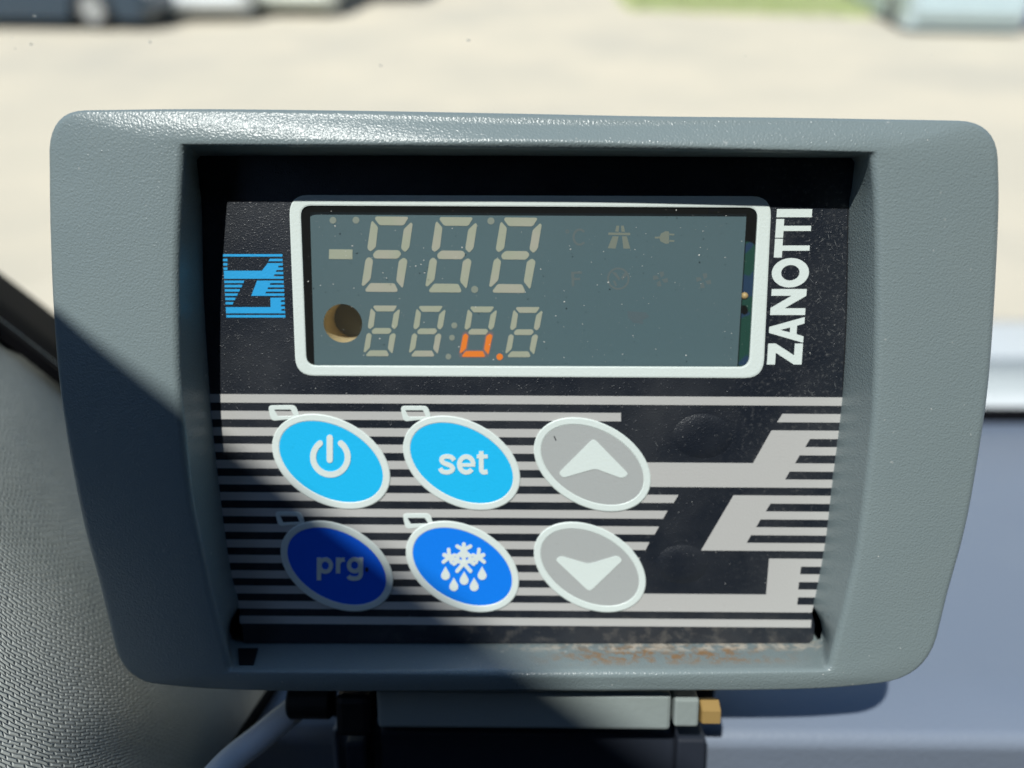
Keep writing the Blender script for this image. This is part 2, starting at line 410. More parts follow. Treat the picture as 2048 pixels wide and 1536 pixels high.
# ------------------------------------------------------------------ van body round the unit: windscreen, pillar, dashboard, bonnet, lining
WS_P = Vector((0, .300, H - .20)); WS_T = Vector((0, -1, 1.25)).normalized(); WS_N = Vector((0, 1.25, 1)).normalized()
def ws(x, z, off=0.0):
    t = (z - WS_P.z) / WS_T.z; q = WS_P + WS_T * t + WS_N * off; return Vector((x, q.y, q.z))
wsx = empty('windscreen', ws(.6, H - .2), 'clear dusty windscreen between the grey unit and the sunny yard', 'windscreen')
def rel(root, pts): return [Vector(p_) - root.location for p_ in pts]
V = []; NX, NZ = 14, 10
for j in range(NZ + 1):
    for i in range(NX + 1):
        x = -.20 + 1.85 * i / NX; V.append(ws(x, H - .215 + .86 * j / NZ, .012 * (1 - ((x - .7) / .95) ** 2)))
mesh('glass', rel(wsx, V), [(j * (NX + 1) + i, j * (NX + 1) + i + 1, (j + 1) * (NX + 1) + i + 1, (j + 1) * (NX + 1) + i) for j in range(NZ) for i in range(NX)], M_glass, wsx, True)
def specks(n, fn, rmin, rmax, rnd):
    V, Fc = [], []
    for _ in range(n):
        c, u, v, nn = fn(rnd); r = rmin + (rmax - rmin) * rnd.random() ** 3; b = len(V); a0 = rnd.uniform(0, 6.28); st = rnd.uniform(.5, 1.0)
        for k in range(5):
            a = a0 + k * 2 * math.pi / 5; q = r * rnd.uniform(.6, 1.1); V.append(c + u * math.cos(a) * q + v * math.sin(a) * q * st)
        V.append(c + nn * r * .5)
        for k in range(5): Fc.append((b + k, b + (k + 1) % 5, b + 5))
    return V, Fc
def wsp(rnd):
    if rnd.random() < .45: px, py = rnd.uniform(0, 330), rnd.uniform(0, 120)
    else: px, py = rnd.uniform(0, 2048), rnd.uniform(0, 290)
    c = on_plane(px, py, WS_P - WS_N * .004, WS_N); return c, Vector((1, 0, 0)), WS_T, -WS_N
V, Fc = specks(36, wsp, .00008, .00042, random.Random(11))
M_drop = mat('bright_glass_specks', (.85, .86, .84), .25); M_drop.node_tree.nodes['Principled BSDF'].inputs['Transmission Weight'].default_value = .5
tag(mesh('dust', rel(wsx, V), Fc, M_drop, wsx), kind='stuff')

# unseen blocker, added and shaped to throw the slanting shadow over the unit
s_w = SUN; S1 = ORG + DEV @ (pu(105, 625, 6) * MM); S2 = ORG + DEV @ (pu(1150, 1398, 5) * MM)
up_edge = [S1 + s_w * .17, S1 + s_w * .32 + (S2 - S1) * .25, S1.lerp(S2, .6) + s_w * .52, S2 + s_w * .64, S2 + (S2 - S1) * .3 + s_w * .69]
M_blocker = mat('blocker_grey', (.20, .21, .22), .7, .3); bump(M_blocker, noise(M_blocker, 500, 3), .4, .0004)
blocker_root = empty('shadow_blocker', up_edge[2], 'unseen grey panel added to shade the unit, above left and out of frame', 'shadow blocker')
SN = (S2 - S1).cross(SUN).normalized(); SN = SN if SN.z < 0 else -SN
UE = resample(up_edge, 24); V = []
MH = (S2 - S1) - SUN * (S2 - S1).dot(SUN); MH.normalize()
for i, q in enumerate(UE):
    wv = max(.0015, min(.052, .004 + 1.75 * (q - S1).dot(MH)))
    for k in range(7):
        u = k / 6; V.append(q + SN * wv * u - SUN * (.006 * math.sin(math.pi * u)))
o = mesh('pad', [v - blocker_root.location for v in V], [(i * 7 + k, i * 7 + k + 1, (i + 1) * 7 + k + 1, (i + 1) * 7 + k) for i in range(24) for k in range(6)], M_blocker, blocker_root, True)
md = o.modifiers.new('thick', 'SOLIDIFY'); md.thickness = .004; md.offset = 0
DP_P, DP_N = Vector((0, .306, H - .2166)), Vector((0, (.2166 - .136) / (.306 - .088), 1)).normalized()
def on_dash(px, py, off=0.0): return on_plane(px, py, DP_P + DP_N * off, DP_N)
def at(px, py, d): return EYE + ray(px, py) * d
vis_edge = [at(*q) for q in ((-60, 500, .218), (0, 545, .232), (100, 621, .250), (200, 705, .262), (330, 840, .268), (430, 1000, .266), (520, 1180, .262))]
trim_vis = [at(*q) for q in ((-60, 590, .160), (0, 636, .166), (110, 722, .174), (200, 800, .184), (330, 930, .200), (430, 1080, .210), (545, 1330, .212))]
low_vis = [at(*q) for q in ((-500, 1300, .108), (-350, 1500, .103), (-100, 1750, .102), (100, 1800, .109), (300, 1700, .128), (500, 1560, .162), (610, 1392, .192))]
def ext(vis, dx):      # the pillar goes on up along the windscreen, out of the picture
    d = Vector((0, -1, 1.25)).normalized(); return [vis[0] + d * t + Vector((dx * t, 0, 0)) for t in (.010, .008, .006, .004, .002)]
def resamp2(up, vis): return resample(up + [vis[0]], 30)[:-1] + resample(vis, 30)
E1, E2, E3 = resamp2(ext(vis_edge, -.2), vis_edge), resamp2(ext(trim_vis, -.2), trim_vis), resamp2(ext(low_vis, .2), low_vis)
M_trim = mat('woven_grey_trim', (.40, .43, .40), .6, .35)
def weave(m):
    N, L, b = nodes(m)
    uv = N.new('ShaderNodeUVMap'); mp = N.new('ShaderNodeMapping'); L.new(uv.outputs[0], mp.inputs[0])
    mp.inputs['Rotation'].default_value = (0, 0, .18)
    br = N.new('ShaderNodeTexBrick'); br.inputs['Scale'].default_value = 1.0; br.inputs['Brick Width'].default_value = .0018; br.inputs['Row Height'].default_value = .0009
    br.inputs['Mortar Size'].default_value = .0003; br.inputs['Mortar Smooth'].default_value = 1.0
    br.inputs[1].default_value = (1, 1, 1, 1); br.inputs[2].default_value = (.75, .75, .75, 1); br.inputs[3].default_value = (0, 0, 0, 1)
    wn = N.new('ShaderNodeTexNoise'); wn.inputs['Scale'].default_value = 160; L.new(mp.outputs[0], wn.inputs['Vector'])
    wa = N.new('ShaderNodeVectorMath'); wa.operation = 'MULTIPLY_ADD'; L.new(wn.outputs['Color'], wa.inputs[0]); wa.inputs[1].default_value = (.0022, .0022, 0); L.new(mp.outputs[0], wa.inputs[2])
    L.new(wa.outputs[0], br.inputs['Vector'])
    bw = N.new('ShaderNodeRGBToBW'); L.new(br.outputs['Color'], bw.inputs[0])
    bump(m, bw.outputs[0], .75, .00028)
    bump(m, noise(m, 420, 3), .2, .0003)
    mixcol(m, ramp(m, bw.outputs[0], .5, 0, 0, .62), (.095, .105, .10))
    mixcol(m, ramp(m, noise(m, 700, 3), .5, .8, 0, .5), (.42, .45, .43))
weave(M_trim)
pil = empty('pillar_trim', (low_vis[-1]), 'grey woven textured windscreen pillar trim left of the unit', 'pillar trim')
V = []; K = 14
for a, c in zip(E2, E3):
    mid = (a + c) / 2 + Vector((.006, -.004, .012))
    for k in range(K + 1):
        t = k / K; V.append(a * (1 - t) ** 2 + mid * 2 * t * (1 - t) + c * t * t)
Fq = [(i * (K + 1) + k, i * (K + 1) + k + 1, (i + 1) * (K + 1) + k + 1, (i + 1) * (K + 1) + k) for i in range(60) for k in range(K)]
tr = mesh('trim_panel', rel(pil, V), Fq, M_trim, pil, True)
uvl = tr.data.uv_layers.new(name='UVMap'); acc = [0.0]
for i in range(1, 61): acc.append(acc[-1] + (E2[i].lerp(E3[i], .5) - E2[i - 1].lerp(E3[i - 1], .5)).length)
for lp in tr.data.loops:
    i, k = divmod(lp.vertex_index, K + 1); uvl.data[lp.index].uv = (acc[i], k / K * .16)
md = tr.modifiers.new('thick', 'SOLIDIFY'); md.thickness = .003; md.offset = -1
M_seal = mat('black_rubber', (.004, .004, .005), .85, .08); bump(M_seal, noise(M_seal, 400, 2), .3, .0002)
V = []
for a, c in zip(E1, E2):
    c2 = c + (c - a) * .12; m_ = (a + c2) / 2 + Vector((.001, -.003, .001))
    V += [a, m_, c2]
Fq = [(i * 3 + k, i * 3 + k + 1, (i + 1) * 3 + k + 1, (i + 1) * 3 + k) for i in range(60) for k in range(2)]
sm = mesh('seal', rel(pil, V), Fq, M_seal, pil, True); md = sm.modifiers.new('thick', 'SOLIDIFY'); md.thickness = .002

# dashboard
M_dash = mat('blue_grey_dash_plastic', (.235, .280, .360), .42, .5)
bump(M_dash, noise(M_dash, 900, 3, .6), .6, .0002)
mixcol(M_dash, ramp(M_dash, noise(M_dash, 30, 4), .45, .7, 0, .3), (.265, .31, .385))
dz = H - .2166; DS = (.2166 - .136) / (.306 - .088)        # the top pad rises towards the seats
def dash_h(y): return dz + (.306 - y) * DS
prof = [(.309, dz - .035), (.308, dz - .003), (.304, dash_h(.304)), (.22, dash_h(.22)), (.16, dash_h(.16)), (.11, dash_h(.11))]
prof += [(.0935 - .005 * math.sin(t + DS), dash_h(.0935) - .005 + .005 * math.cos(t)) for t in [k * .28 for k in range(0, 6)]] + [(.078, H - .19), (.066, H - .27), (.05, H - .5)]
DA, DB = on_dash(531, 1388), on_dash(432, 1542)
xs = [-.26, -.15, -.05, .05, .15, .3, .5, .8, 1.2, 1.65]
V = []; n = len(prof)
for x in xs:
    for y, z in prof:
        xl = DA.x + (DB.x - DA.x) * (y - DA.y) / (DB.y - DA.y) if y < .115 else DA.x - (y - .115) * .3
        V.append((xl + (1.65 - xl) * (x + .26) / 1.91, y, z))
db = empty('dashboard', (0, .306, dz), 'blue grey plastic dashboard top under and beside the unit', 'dashboard')
mesh('top_pad', rel(db, V), [(i * n + k, i * n + k + 1, (i + 1) * n + k + 1, (i + 1) * n + k) for i in range(len(xs) - 1) for k in range(n - 1)], M_dash, db, True)
bm = bmesh.new(); box(bm, -.2, 1.65, -.001, .010, -.012, .0022, .001)
bm_obj('windscreen_seal', bm, M_seal, db)
# gap line and dark mat piece under the unit, left
bm = bmesh.new()
EDG = [(DA.x + (DB.x - DA.x) * (y - DA.y) / (DB.y - DA.y) if y < .115 else DA.x - (y - .115) * .3, y, z) for y, z in prof[:-3]]
SK = []
for x, y, z in EDG: SK += [(x, y, z), (x - .004, y, z - .05), (x - .06, y - .02, H - .42)]
mesh('side_skirt', rel(db, SK), [(i * 3 + k, i * 3 + k + 1, (i + 1) * 3 + k + 1, (i + 1) * 3 + k) for i in range(len(EDG) - 1) for k in range(2)], M_seal, db, True)
a, b_ = on_dash(545, 1378, .001), on_dash(425, 1560, .001)
tube(bm, [q - db.location for q in (a + (a - b_) * .5, a, b_)], .0010, 10); bm_obj('gap_trim', bm, M_seal, db)

# van's own bonnet and scuttle
M_bonnet = paint('bonnet_white_paint', (.78, .80, .80)); M_scut = mat('pale_scuttle', (.56, .60, .59), .5)
bn = empty('bonnet', (.9, .6, H - .95), 'white bonnet of the van showing right of the unit through the glass', 'bonnet')
def sheet(name, y0, y1, z0, z1, x0, x1, m_, root, crown):
    V = []; NI, NJ = 16, 8
    for j in range(NJ + 1):
        for i in range(NI + 1):
            u, v = i / NI, j / NJ; V.append((x0 + (x1 - x0) * u, y0 + (y1 - y0) * v, z0 + (z1 - z0) * v + crown * (1 - (2 * u - 1) ** 2) + crown * .6 * math.sin(math.pi * v)))
    o = mesh(name, rel(root, V), [(j * (NI + 1) + i, j * (NI + 1) + i + 1, (j + 1) * (NI + 1) + i + 1, (j + 1) * (NI + 1) + i) for j in range(NJ) for i in range(NI)], m_, root, True)
    md = o.modifiers.new('thick', 'SOLIDIFY'); md.thickness = .02; return o
q0, q1, q2 = on_z(2010, 640, H - .62), on_z(2010, 712, H - .56), on_z(2010, 815, H - .50)
sheet('bonnet_skin', q1.y, q0.y, q1.z - .012, q0.z, .50, 2.3, M_bonnet, bn, 0.0)
sheet('scuttle_panel', .33, q1.y - .006, q2.z - .06, q1.z, .30, 2.1, M_scut, bn, 0.0)

# cab lining (roof, back, sides): keeps the sky off the shaded side of the unit
M_lin = mat('dark_cab_lining', (.045, .047, .05), .85, .2); bump(M_lin, noise(M_lin, 300, 3), .4, .0008)
cl = empty('cab_lining', (.5, -.6, H + .62), 'dark grey lining of the van cab behind and above the camera', 'cab lining')
zt = H + .62; yt = ws(0, zt).y
def panel(name, x0, x1, y0, y1, z0, z1):
    bm = bmesh.new(); box(bm, x0 - .5, x1 - .5, y0 + .6, y1 + .6, z0 - zt, z1 - zt, .006); return bm_obj(name, bm, M_lin, cl)
panel('roof_lining', -.45, 1.70, -1.5, yt, zt, zt + .03)
panel('rear_panel', -.45, 1.70, -1.53, -1.5, .5, zt + .03)
panel('side_panel', 1.70, 1.73, -1.53, .40, .5, zt + .03)
panel('door_panel', -.45, -.42, -1.53, .32, .5, H + .10)
panel('door_pillar', -.45, -.42, -1.53, -.55, H + .105, zt + .03)
panel('floor_panel', -.45, 1.70, -1.53, .32, .47, .5)

# ------------------------------------------------------------------ the control unit
cu_ = empty('control_unit', ORG, 'grey refrigeration control unit with black keypad face and lit orange digit', 'control unit', rot3=DEV)
NS, NA = 44, 8
def side_loop(sides, ctrls, w):
    lp = []
    for k in range(4):
        pts = resample([pu(p_[0], p_[1], w) for p_ in sides[k]], NS); lp += pts
        c = pu(*ctrls[k], w); nx = pu(*sides[(k + 1) % 4][0], w); lp += bez(pts[-1], c, nx, NA)
    return lp
out_sides = [[(97, 300), (98, 420), (103, 600), (115, 760), (135, 900), (165, 1050), (200, 1180), (226, 1280)],
             [(302, 1362), (400, 1372), (560, 1378), (800, 1380), (1000, 1381), (1300, 1380), (1500, 1378), (1650, 1373), (1762, 1362)],
             [(1876, 1272), (1900, 1180), (1935, 1050), (1962, 900), (1981, 760), (1992, 600), (1998, 420), (1996, 318)],
             [(1920, 240), (1600, 233), (1300, 229), (1000, 223), (700, 218.5), (400, 217), (170, 220)]]
out_ctrl = [(241, 1349), (1852, 1352), (1993, 243), (101, 221)]
OUT = side_loop(out_sides, out_ctrl, 7.2)
in_sides = [[(369, 303), (363, 400), (358, 520), (358, 640), (361, 760), (371, 870), (386, 1000), (407, 1100), (428, 1200), (460, 1328)],
            [(472, 1339), (800, 1341), (1200, 1341), (1644, 1338)],
            [(1659, 1326), (1690, 1200), (1712, 1100), (1732, 950), (1746, 800), (1752, 600), (1750, 420), (1743, 318)],
            [(1736, 308), (1300, 301), (1000, 298), (700, 295), (378, 292)]]
in_ctrl = [(463, 1340), (1656, 1338), (1742, 308.5), (370, 292)]
WF = 8.4
INN = side_loop(in_sides, in_ctrl, WF)
TL_ = INN[NS * 4 - 0] if False else None
def basept(px, py): return pu(px, py, 0)
bl = [[(403, 400), (405, 480), (408, 600), (415, 720), (424, 840), (437, 960), (452, 1080), (466, 1165), (478, 1209), (458, 1245), (455, 1270), (459, 1284)],
      [(470, 1288), (800, 1289), (1200, 1289), (1632, 1287)],
      [(1645, 1283), (1649, 1262), (1641, 1236), (1626, 1212), (1633, 1180), (1651, 1079), (1664, 966), (1684, 800), (1694, 630), (1698, 420)],
      None]
base_w = 0.0
vtop = INN[2 * (NS + NA) + NS + NA * 1].y if False else pu(1000, 298, WF).y
left = [basept(*q) for q in bl[0]]; right = [basept(*q) for q in bl[2]]
tl3, tr3 = Vector((left[0].x - .3, vtop - .9, 0)), Vector((right[-1].x + .25, vtop - .9, 0))
left = [Vector((tl3.x, tl3.y, 0)), Vector((tl3.x + .15, vtop - 5, 0))] + left; right = right + [Vector((tr3.x - .12, vtop - 5, 0)), tr3]
bot = [basept(*q) for q in bl[1]]; top = [Vector((tr3.x - .6, vtop - .25, 0)), Vector((0, vtop - .1, 0)), Vector((tl3.x + .6, vtop - .25, 0))]
sd = [left, bot, right, top]; BASE = []
for k in range(4):
    pts = resample(sd[k], NS); BASE += pts; c = (pts[-1] + sd[(k + 1) % 4][0]) / 2
    BASE += bez(pts[-1], c, sd[(k + 1) % 4][0], NA)
NL = len(OUT)
def sidew(i):
    k = i / (NS + NA - 0) ; return min(3, int(i // (NS + NA - 1 + 1)))
rows = []
n_out, n_in = 7, 6
raw = []
for i in range(NL):
    d = Vector(INN[i]) - Vector(OUT[i]); d.z = 0; d.normalize(); dv = abs(d.y)
    sd_i, sk_i = divmod(i, NS + NA - 1); t_ = min(1, sk_i / NS)
    if sd_i == 3: r_ = .45 + 1.45 * math.sin(math.pi * t_) ** .6 if sk_i <= NS else .45
    elif sd_i == 1: r_ = .45
    else: r_ = (.5 + .5 * min(1, (t_ if sd_i == 0 else 1 - t_) * 4)) if sk_i <= NS else .45
    raw.append(r_)
RISE = [sum(raw[(i + k) % NL] for k in range(-6, 7)) / 13 for i in range(NL)]
for i in range(NL):
    o2, i2 = Vector(OUT[i]), Vector(INN[i]); o2.z = i2.z = 0
    d = i2 - o2; wd = d.length; d.normalize()
    ro = min(1.5, wd * .32); ri = min(1.1, wd * .22)
    dv = abs(d.y)                        # 1 on top and bottom rails, 0 on the side cheeks
    rise = RISE[i]
    hi = WF + .35; lo = hi - rise
    col = []
    cen = Vector((0, -5, 0))
    back = o2 + (cen - o2) * .035
    col.append((back.x, back.y, -20.0)); col.append((o2.x + d.x * .25, o2.y + d.y * .25, -4.0)); 
    for k in range(n_out):
        t = k / (n_out - 1) * math.pi / 2; q = o2 + d * ro * (1 - math.cos(t)); col.append((q.x, q.y, lo - ro * .95 * (1 - math.sin(t))))
    for k in range(1, 6):
        t = k / 6; q = o2 + d * (ro + (wd - ro - ri) * t); crown = .25 * math.sin(math.pi * t) * (1 - dv)
        col.append((q.x, q.y, lo + (hi - lo) * t + crown))
    for k in range(n_in):
        t = k / (n_in - 1) * math.pi / 2; q = i2 - d * ri * (1 - math.sin(t)); col.append((q.x, q.y, hi - ri * (1 - math.cos(t))))
    b3 = Vector(BASE[i]); e3 = Vector(col[-1])
    for t in (.35, .7, 1.0):
        q = e3.lerp(b3, t); col.append((q.x, q.y, q.z))
    col.append((b3.x, b3.y, -.9))
    rows.append(col)
NC = len(rows[0]); V = [v for c in rows for v in c]; Fc = []
for i in range(NL):
    j = (i + 1) % NL
    for k in range(NC - 1): Fc.append((i * NC + k, i * NC + k + 1, j * NC + k + 1, j * NC + k))
Fc.append(tuple(i * NC for i in range(NL)))
hs = mesh('housing', V, Fc, M_house, cu_, True, MM)
bm = bmesh.new(); bm.from_mesh(hs.data); bmesh.ops.recalc_face_normals(bm, faces=bm.faces[:]); bm.to_mesh(hs.data); bm.free()
stain(M_house, 'XYZ', (.026, -.0458, .0032), (.024, .0022, .0042), 420, (.30, .16, .055), .85, .45, .60)
stain(M_house, 'XYZ', (.030, -.0458, .0006), (.036, .0022, .0022), 600, (.66, .58, .47), .75, .44, .60)

# fascia with the display opening
win_in = [(601, 411), (1516, 415), (1498, 734), (613, 731)]
win_out = [(578, 390), (1543, 392.5), (1526, 756), (592, 751)]
w_in = round_poly([pu(*q).to_2d() for q in win_in], 1.7, 6); w_out = round_poly([pu(*q).to_2d() for q in win_out], 3.0, 6)
fl = [pu(*q) for q in ((403, 400), (408, 600), (424, 840), (452, 1080), (479, 1205))]
fr = [pu(*q) for q in ((1621, 1222), (1651, 1079), (1684, 800), (1694, 630), (1698, 420))]
fo = [Vector((fl[0].x - .8, vtop + .5, 0))] + [Vector((q.x - .7, q.y, 0)) for q in fl[:-1]] + [Vector((fl[-1].x - .1, fl[-1].y, 0)), pu(484, 1250), pu(488, 1286.5)]
fo += [pu(1618, 1286.5), pu(1627, 1278), pu(1629, 1250), Vector((fr[0].x + .15, fr[0].y, 0))] + [Vector((q.x + .7, q.y, 0)) for q in fr[1:]] + [Vector((fr[-1].x + .8, vtop + .5, 0))]
plate_with_holes('fascia', ccw([q.to_2d() for q in fo]), [w_in], 0.0, M_fascia, cu_)
ring('window_frame', w_out, w_in, -.3, .14, M_white, cu_, .06)

# LED module behind the window
ld = -1.45
led_px = [(620, 424), (1493, 428), (1474, 742), (629, 742)]
hole = circle2(*pu(560 + .2734 * 460, 370 + .2734 * 1012, ld).to_2d(), 3.12, 32)
led_o = [pu(*q, ld).to_2d() for q in led_px]; led_o[2].y -= 1.5; led_o[3].y -= 1.5
disp = plate_with_holes('display', ccw(led_o), [hole], ld, M_led, cu_)
tag(disp, 'grey LED display face with beige unlit digits')
hc = pu(560 + .2734 * 460, 370 + .2734 * 1012, ld)
V = [(p_[0], p_[1], ld) for p_ in hole] + [(p_[0], p_[1], ld - 7.5) for p_ in hole]; n = 32
mesh('sensor_well', V, [(i, (i + 1) % n, n + (i + 1) % n, n + i) for i in range(n)], M_tan, disp, True, MM)
mesh('sensor_floor', [(p_[0], p_[1], ld - 7.4) for p_ in hole], [tuple(range(n))], M_olive, disp, False, MM)
bo = [pu(*q, ld - 1.6) for q in ((585, 395), (1540, 398), (1520, 770), (590, 765))]
mesh('circuit_board', [(x_, q.y, ld - 4.4) for q, x_ in zip(bo, (bo[1].x - 9, bo[1].x, bo[2].x, bo[2].x - 9))], [(0, 1, 2, 3)], M_pcb, cu_, False, MM)
V = [(q.x, q.y, -.02) for q in bo] + [(q.x, q.y, ld - 8.0) for q in bo]
M_wall = mat('grey_green_moulding', (.085, .115, .108), .5)
mesh('window_wall', V, [(i, (i + 1) % 4, 4 + (i + 1) % 4, 4 + i) for i in range(4)] + [(4, 5, 6, 7)], M_wall, cu_, False, MM)
bm = bmesh.new(); c = pu(1489, 592, -3); bmesh.ops.create_icosphere(bm, subdivisions=2, radius=.00062, matrix=Matrix.Translation(c * MM)); bm_obj('component', bm, M_amber, cu_, True)
def C1(x, y): return (560 + .2734 * x, 370 + .2734 * y)
SEG = {'a': [(.07, .03), (.09, 0), (.85, 0), (.87, .02), (.79, .115), (.21, .115)],
       'b': [(.955, .072), (1.0, .095), (1.0, .41), (.915, .472), (.805, .42), (.805, .165)],
       'c': [(.905, .54), (1.0, .578), (.985, .925), (.965, .945), (.80, .85), (.795, .585)],
       'd': [(.195, .885), (.77, .885), (.87, .975), (.85, 1.0), (.13, 1.0), (.10, .975)],
       'e': [(.075, .535), (.18, .58), (.19, .835), (.055, .925), (0, .915), (0, .572)],
       'f': [(.02, .058), (.178, .140), (.198, .41), (.085, .468), (0, .425), (-.005, .08)],
       'g': [(.150, .502), (.235, .445), (.76, .445), (.835, .495), (.765, .558), (.205, .558)]}
def digit(TL, TR, BL, BR, lit=()):
    for s_, poly in SEG.items():
        pts = []
        for x, y in round_poly([(a * 10, b * 18) for a, b in poly], .45, 3):
            x, y = x / 10, y / 18
            px = (TL[0] * (1 - x) + TR[0] * x) * (1 - y) + (BL[0] * (1 - x) + BR[0] * x) * y
            py = (TL[1] * (1 - x) + TR[1] * x) * (1 - y) + (BL[1] * (1 - x) + BR[1] * x) * y
            pts.append(pu(*C1(px, py), ld))
        o = prism('segment', [pts], ld - .1, ld + .05, M_lit if s_ in lit else M_seg, disp)
        if s_ in lit:
            o['label'] = 'segment glowing orange'
            c0 = sum((p_ for p_ in pts), Vector()) / len(pts)
            for g_, m_ in ((.55, M_bleed), (.25, M_bleed2)):
                prism('light_bleed', [[(p_.x + (p_ - c0).normalized().x * g_, p_.y + (p_ - c0).normalized().y * g_) for p_ in pts]], ld - .1, ld + .02 - g_ * .03 + .002 * 'cde'.index(s_), m_, disp)
B = ((675, 230), (978, 233), (590, 780), (900, 783))
for dx0, dy0, dx1, dy1 in ((0, 0, 0, 0), (472, 4, 466, 4), (945, 7, 931, 7)):
    digit((B[0][0] + dx0, B[0][1] + dy0), (B[1][0] + dx0, B[1][1] + dy0), (B[2][0] + dx1, B[2][1] + dy1), (B[3][0] + dx1, B[3][1] + dy1))
B = ((669, 882), (883, 882), (606, 1252), (823, 1252))
for k, (dx0, dy0, dx1, dy1) in enumerate(((0, 0, 0, 0), (334, 3, 332, 2), (710, 7, 703, 5), (1044, 11, 1036, 7))):
    digit((B[0][0] + dx0, B[0][1] + dy0), (B[1][0] + dx0, B[1][1] + dy0), (B[2][0] + dx1, B[2][1] + dy1), (B[3][0] + dx1, B[3][1] + dy1), 'cde' if k == 2 else ())
M_dot = mat('unlit_dot', (.30, .33, .28), .5)
for x, y, r in ((388, 258, 25), (556, 257, 25), (1543, 263, 26), (1424, 764, 26), (1275, 1027, 22), (1258, 1117, 21), (1232, 1255, 21), (1607, 1257, 24)):
    o = prism('dot', [[pu(*C1(x + r * math.cos(t), y + r * math.sin(t)), ld) for t in [k * math.pi / 8 for k in range(16)]]], ld - .1, ld + .05, M_lit if x == 1607 else M_dot, disp)
    if x == 1607: o['label'] = 'decimal point glowing orange'
prism('minus_sign', [[pu(*C1(*q), ld) for q in ((360, 470), (531, 472), (530, 543), (358, 541))]], ld - .1, ld + .05, M_seg, disp)
# faint icons at the right of the display
def C2(x, y): return (1080 + .3418 * x, 370 + .3418 * y)
def icon(name, polys, m_, dz_=0.0):
    loops = [[pu(*C2(*q), ld) for q in pl] for pl in polys]
    return prism(name, loops, ld - .1, ld + .012 + dz_, m_, disp)
icon('motorway_icon', [[(425, 300), (460, 300), (442, 372), (396, 370)], [(480, 300), (508, 300), (528, 372), (488, 372)], [(400, 278), (528, 280), (528, 294), (400, 292)], [(447, 238), (463, 238), (460, 274), (440, 272)], [(474, 238), (490, 238), (497, 274), (477, 274)]], M_icon)
icon('plug_icon', [[(735, 270), (755, 272), (755, 342), (735, 344), (705, 330), (698, 308), (708, 284)], [(672, 302), (700, 302), (700, 313), (672, 313)], [(757, 284), (786, 286), (786, 295), (757, 294)], [(757, 322), (786, 323), (786, 332), (757, 332)]], M_icon)
arc = [(232 + 36 * math.cos(t), 305 + 44 * math.sin(t)) for t in [R_(50 + 13 * k) for k in range(21)]]
icon('celsius_icon', [stroke(arc, 13), stroke(circle2(160, 272, 9, 8)[:8], 6)], M_icon2)
icon('fahrenheit_icon', [[(182, 508), (245, 505), (245, 519), (200, 520), (200, 543), (235, 543), (235, 556), (200, 557), (200, 592), (186, 592)]], M_icon2)
for cx_, cy_ in ((705, 550), (958, 560)):
    icon('fan_icon', [[(cx_ + r * math.cos(a + d), cy_ + r * math.sin(a + d)) for r, d in ((8, 0), (42, -.45), (48, .1), (30, .5))] for a in (.3, 1.87, 3.44, 5.0)], M_icon2)
c5 = circle2(458, 548, 60, 28); oo, ii = stroke(c5, 11, closed=True)
ring('compressor_icon', [pu(*C2(*q), ld) for q in oo], [pu(*C2(*q), ld) for q in ii], ld - .1, ld + .012, M_icon2, disp)
icon('compressor_blade_icon', [[(420, 508), (445, 512), (470, 548), (462, 560)], [(500, 508), (515, 520), (482, 558), (474, 540)], [(440, 560), (452, 590), (440, 592), (425, 560)]], M_icon2, .004)
icon('defrost_icon', [[(510, 738), (620, 745), (640, 770), (600, 790), (605, 815), (545, 805), (515, 775)]], M_icon3)
# clear film over the opening, with dust
bm_v = [(q[0], q[1], -.12) for q in ccw([(p_[0], p_[1]) for p_ in w_in])]
mesh('window_film', bm_v, [tuple(range(len(bm_v)))], M_pane, cu_, False, MM)
def wdust(rnd):
    c = pu(rnd.uniform(612, 1500), rnd.uniform(418, 728), -.11) * MM; return c, Vector((1, 0, 0)), Vector((0, 1, 0)), Vector((0, 0, 1))
V, Fc = specks(280, wdust, .00003, .00017, random.Random(5))
tag(mesh('film_dust', V, Fc, M_dust, cu_), kind='stuff')
def fdust(rnd):
    while True:
        px, py = rnd.uniform(470, 1690), rnd.uniform(410, 1285)
        if not (560 < px < 1550 and 385 < py < 765) and (px > 1250 or rnd.random() < .25): break
    c = pu(px, py, .05) * MM; return c, Vector((1, 0, 0)), Vector((0, 1, 0)), Vector((0, 0, 1))
V, Fc = specks(120, fdust, .00003, .00013, random.Random(6))
tag(mesh('fascia_dust', V, Fc, M_dust, cu_), kind='stuff')
def bdust(rnd):
    while True:
        k = rnd.randrange(NL); r_ = rows[k]; j = rnd.randrange(9, 14)
        if r_[j][0] > -40: break
    c = Vector(r_[j]) * MM; return c, Vector((1, 0, 0)), Vector((0, 1, 0)), Vector((0, 0, 1))
V, Fc = specks(46, bdust, .00003, .00014, random.Random(8))
tag(mesh('bezel_dust', V, Fc, M_dust, cu_), kind='stuff')
rs = random.Random(21); V, Fc = [], []
for _ in range(46):                       # fine scratches in the overlay, most of them beside the lettering
    q = pu(rs.uniform(1610, 1690), rs.uniform(420, 800)) if rs.random() < .7 else pu(rs.uniform(1290, 1540), rs.uniform(830, 1160))
    a_ = rs.choice((.5, 2.4, 2.2)) + rs.uniform(-.4, .4); L_ = rs.uniform(.25, 1.5); d_ = Vector((math.cos(a_), math.sin(a_), 0)); n_ = Vector((-d_.y, d_.x, 0)) * rs.uniform(.012, .03); i = len(V)
    V += [q - d_ * L_ / 2 + Vector((0, 0, .02)), q + n_ + Vector((0, 0, .02)), q + d_ * L_ / 2 + Vector((0, 0, .02)), q - n_ + Vector((0, 0, .02))]; Fc.append((i, i + 3, i + 2, i + 1))
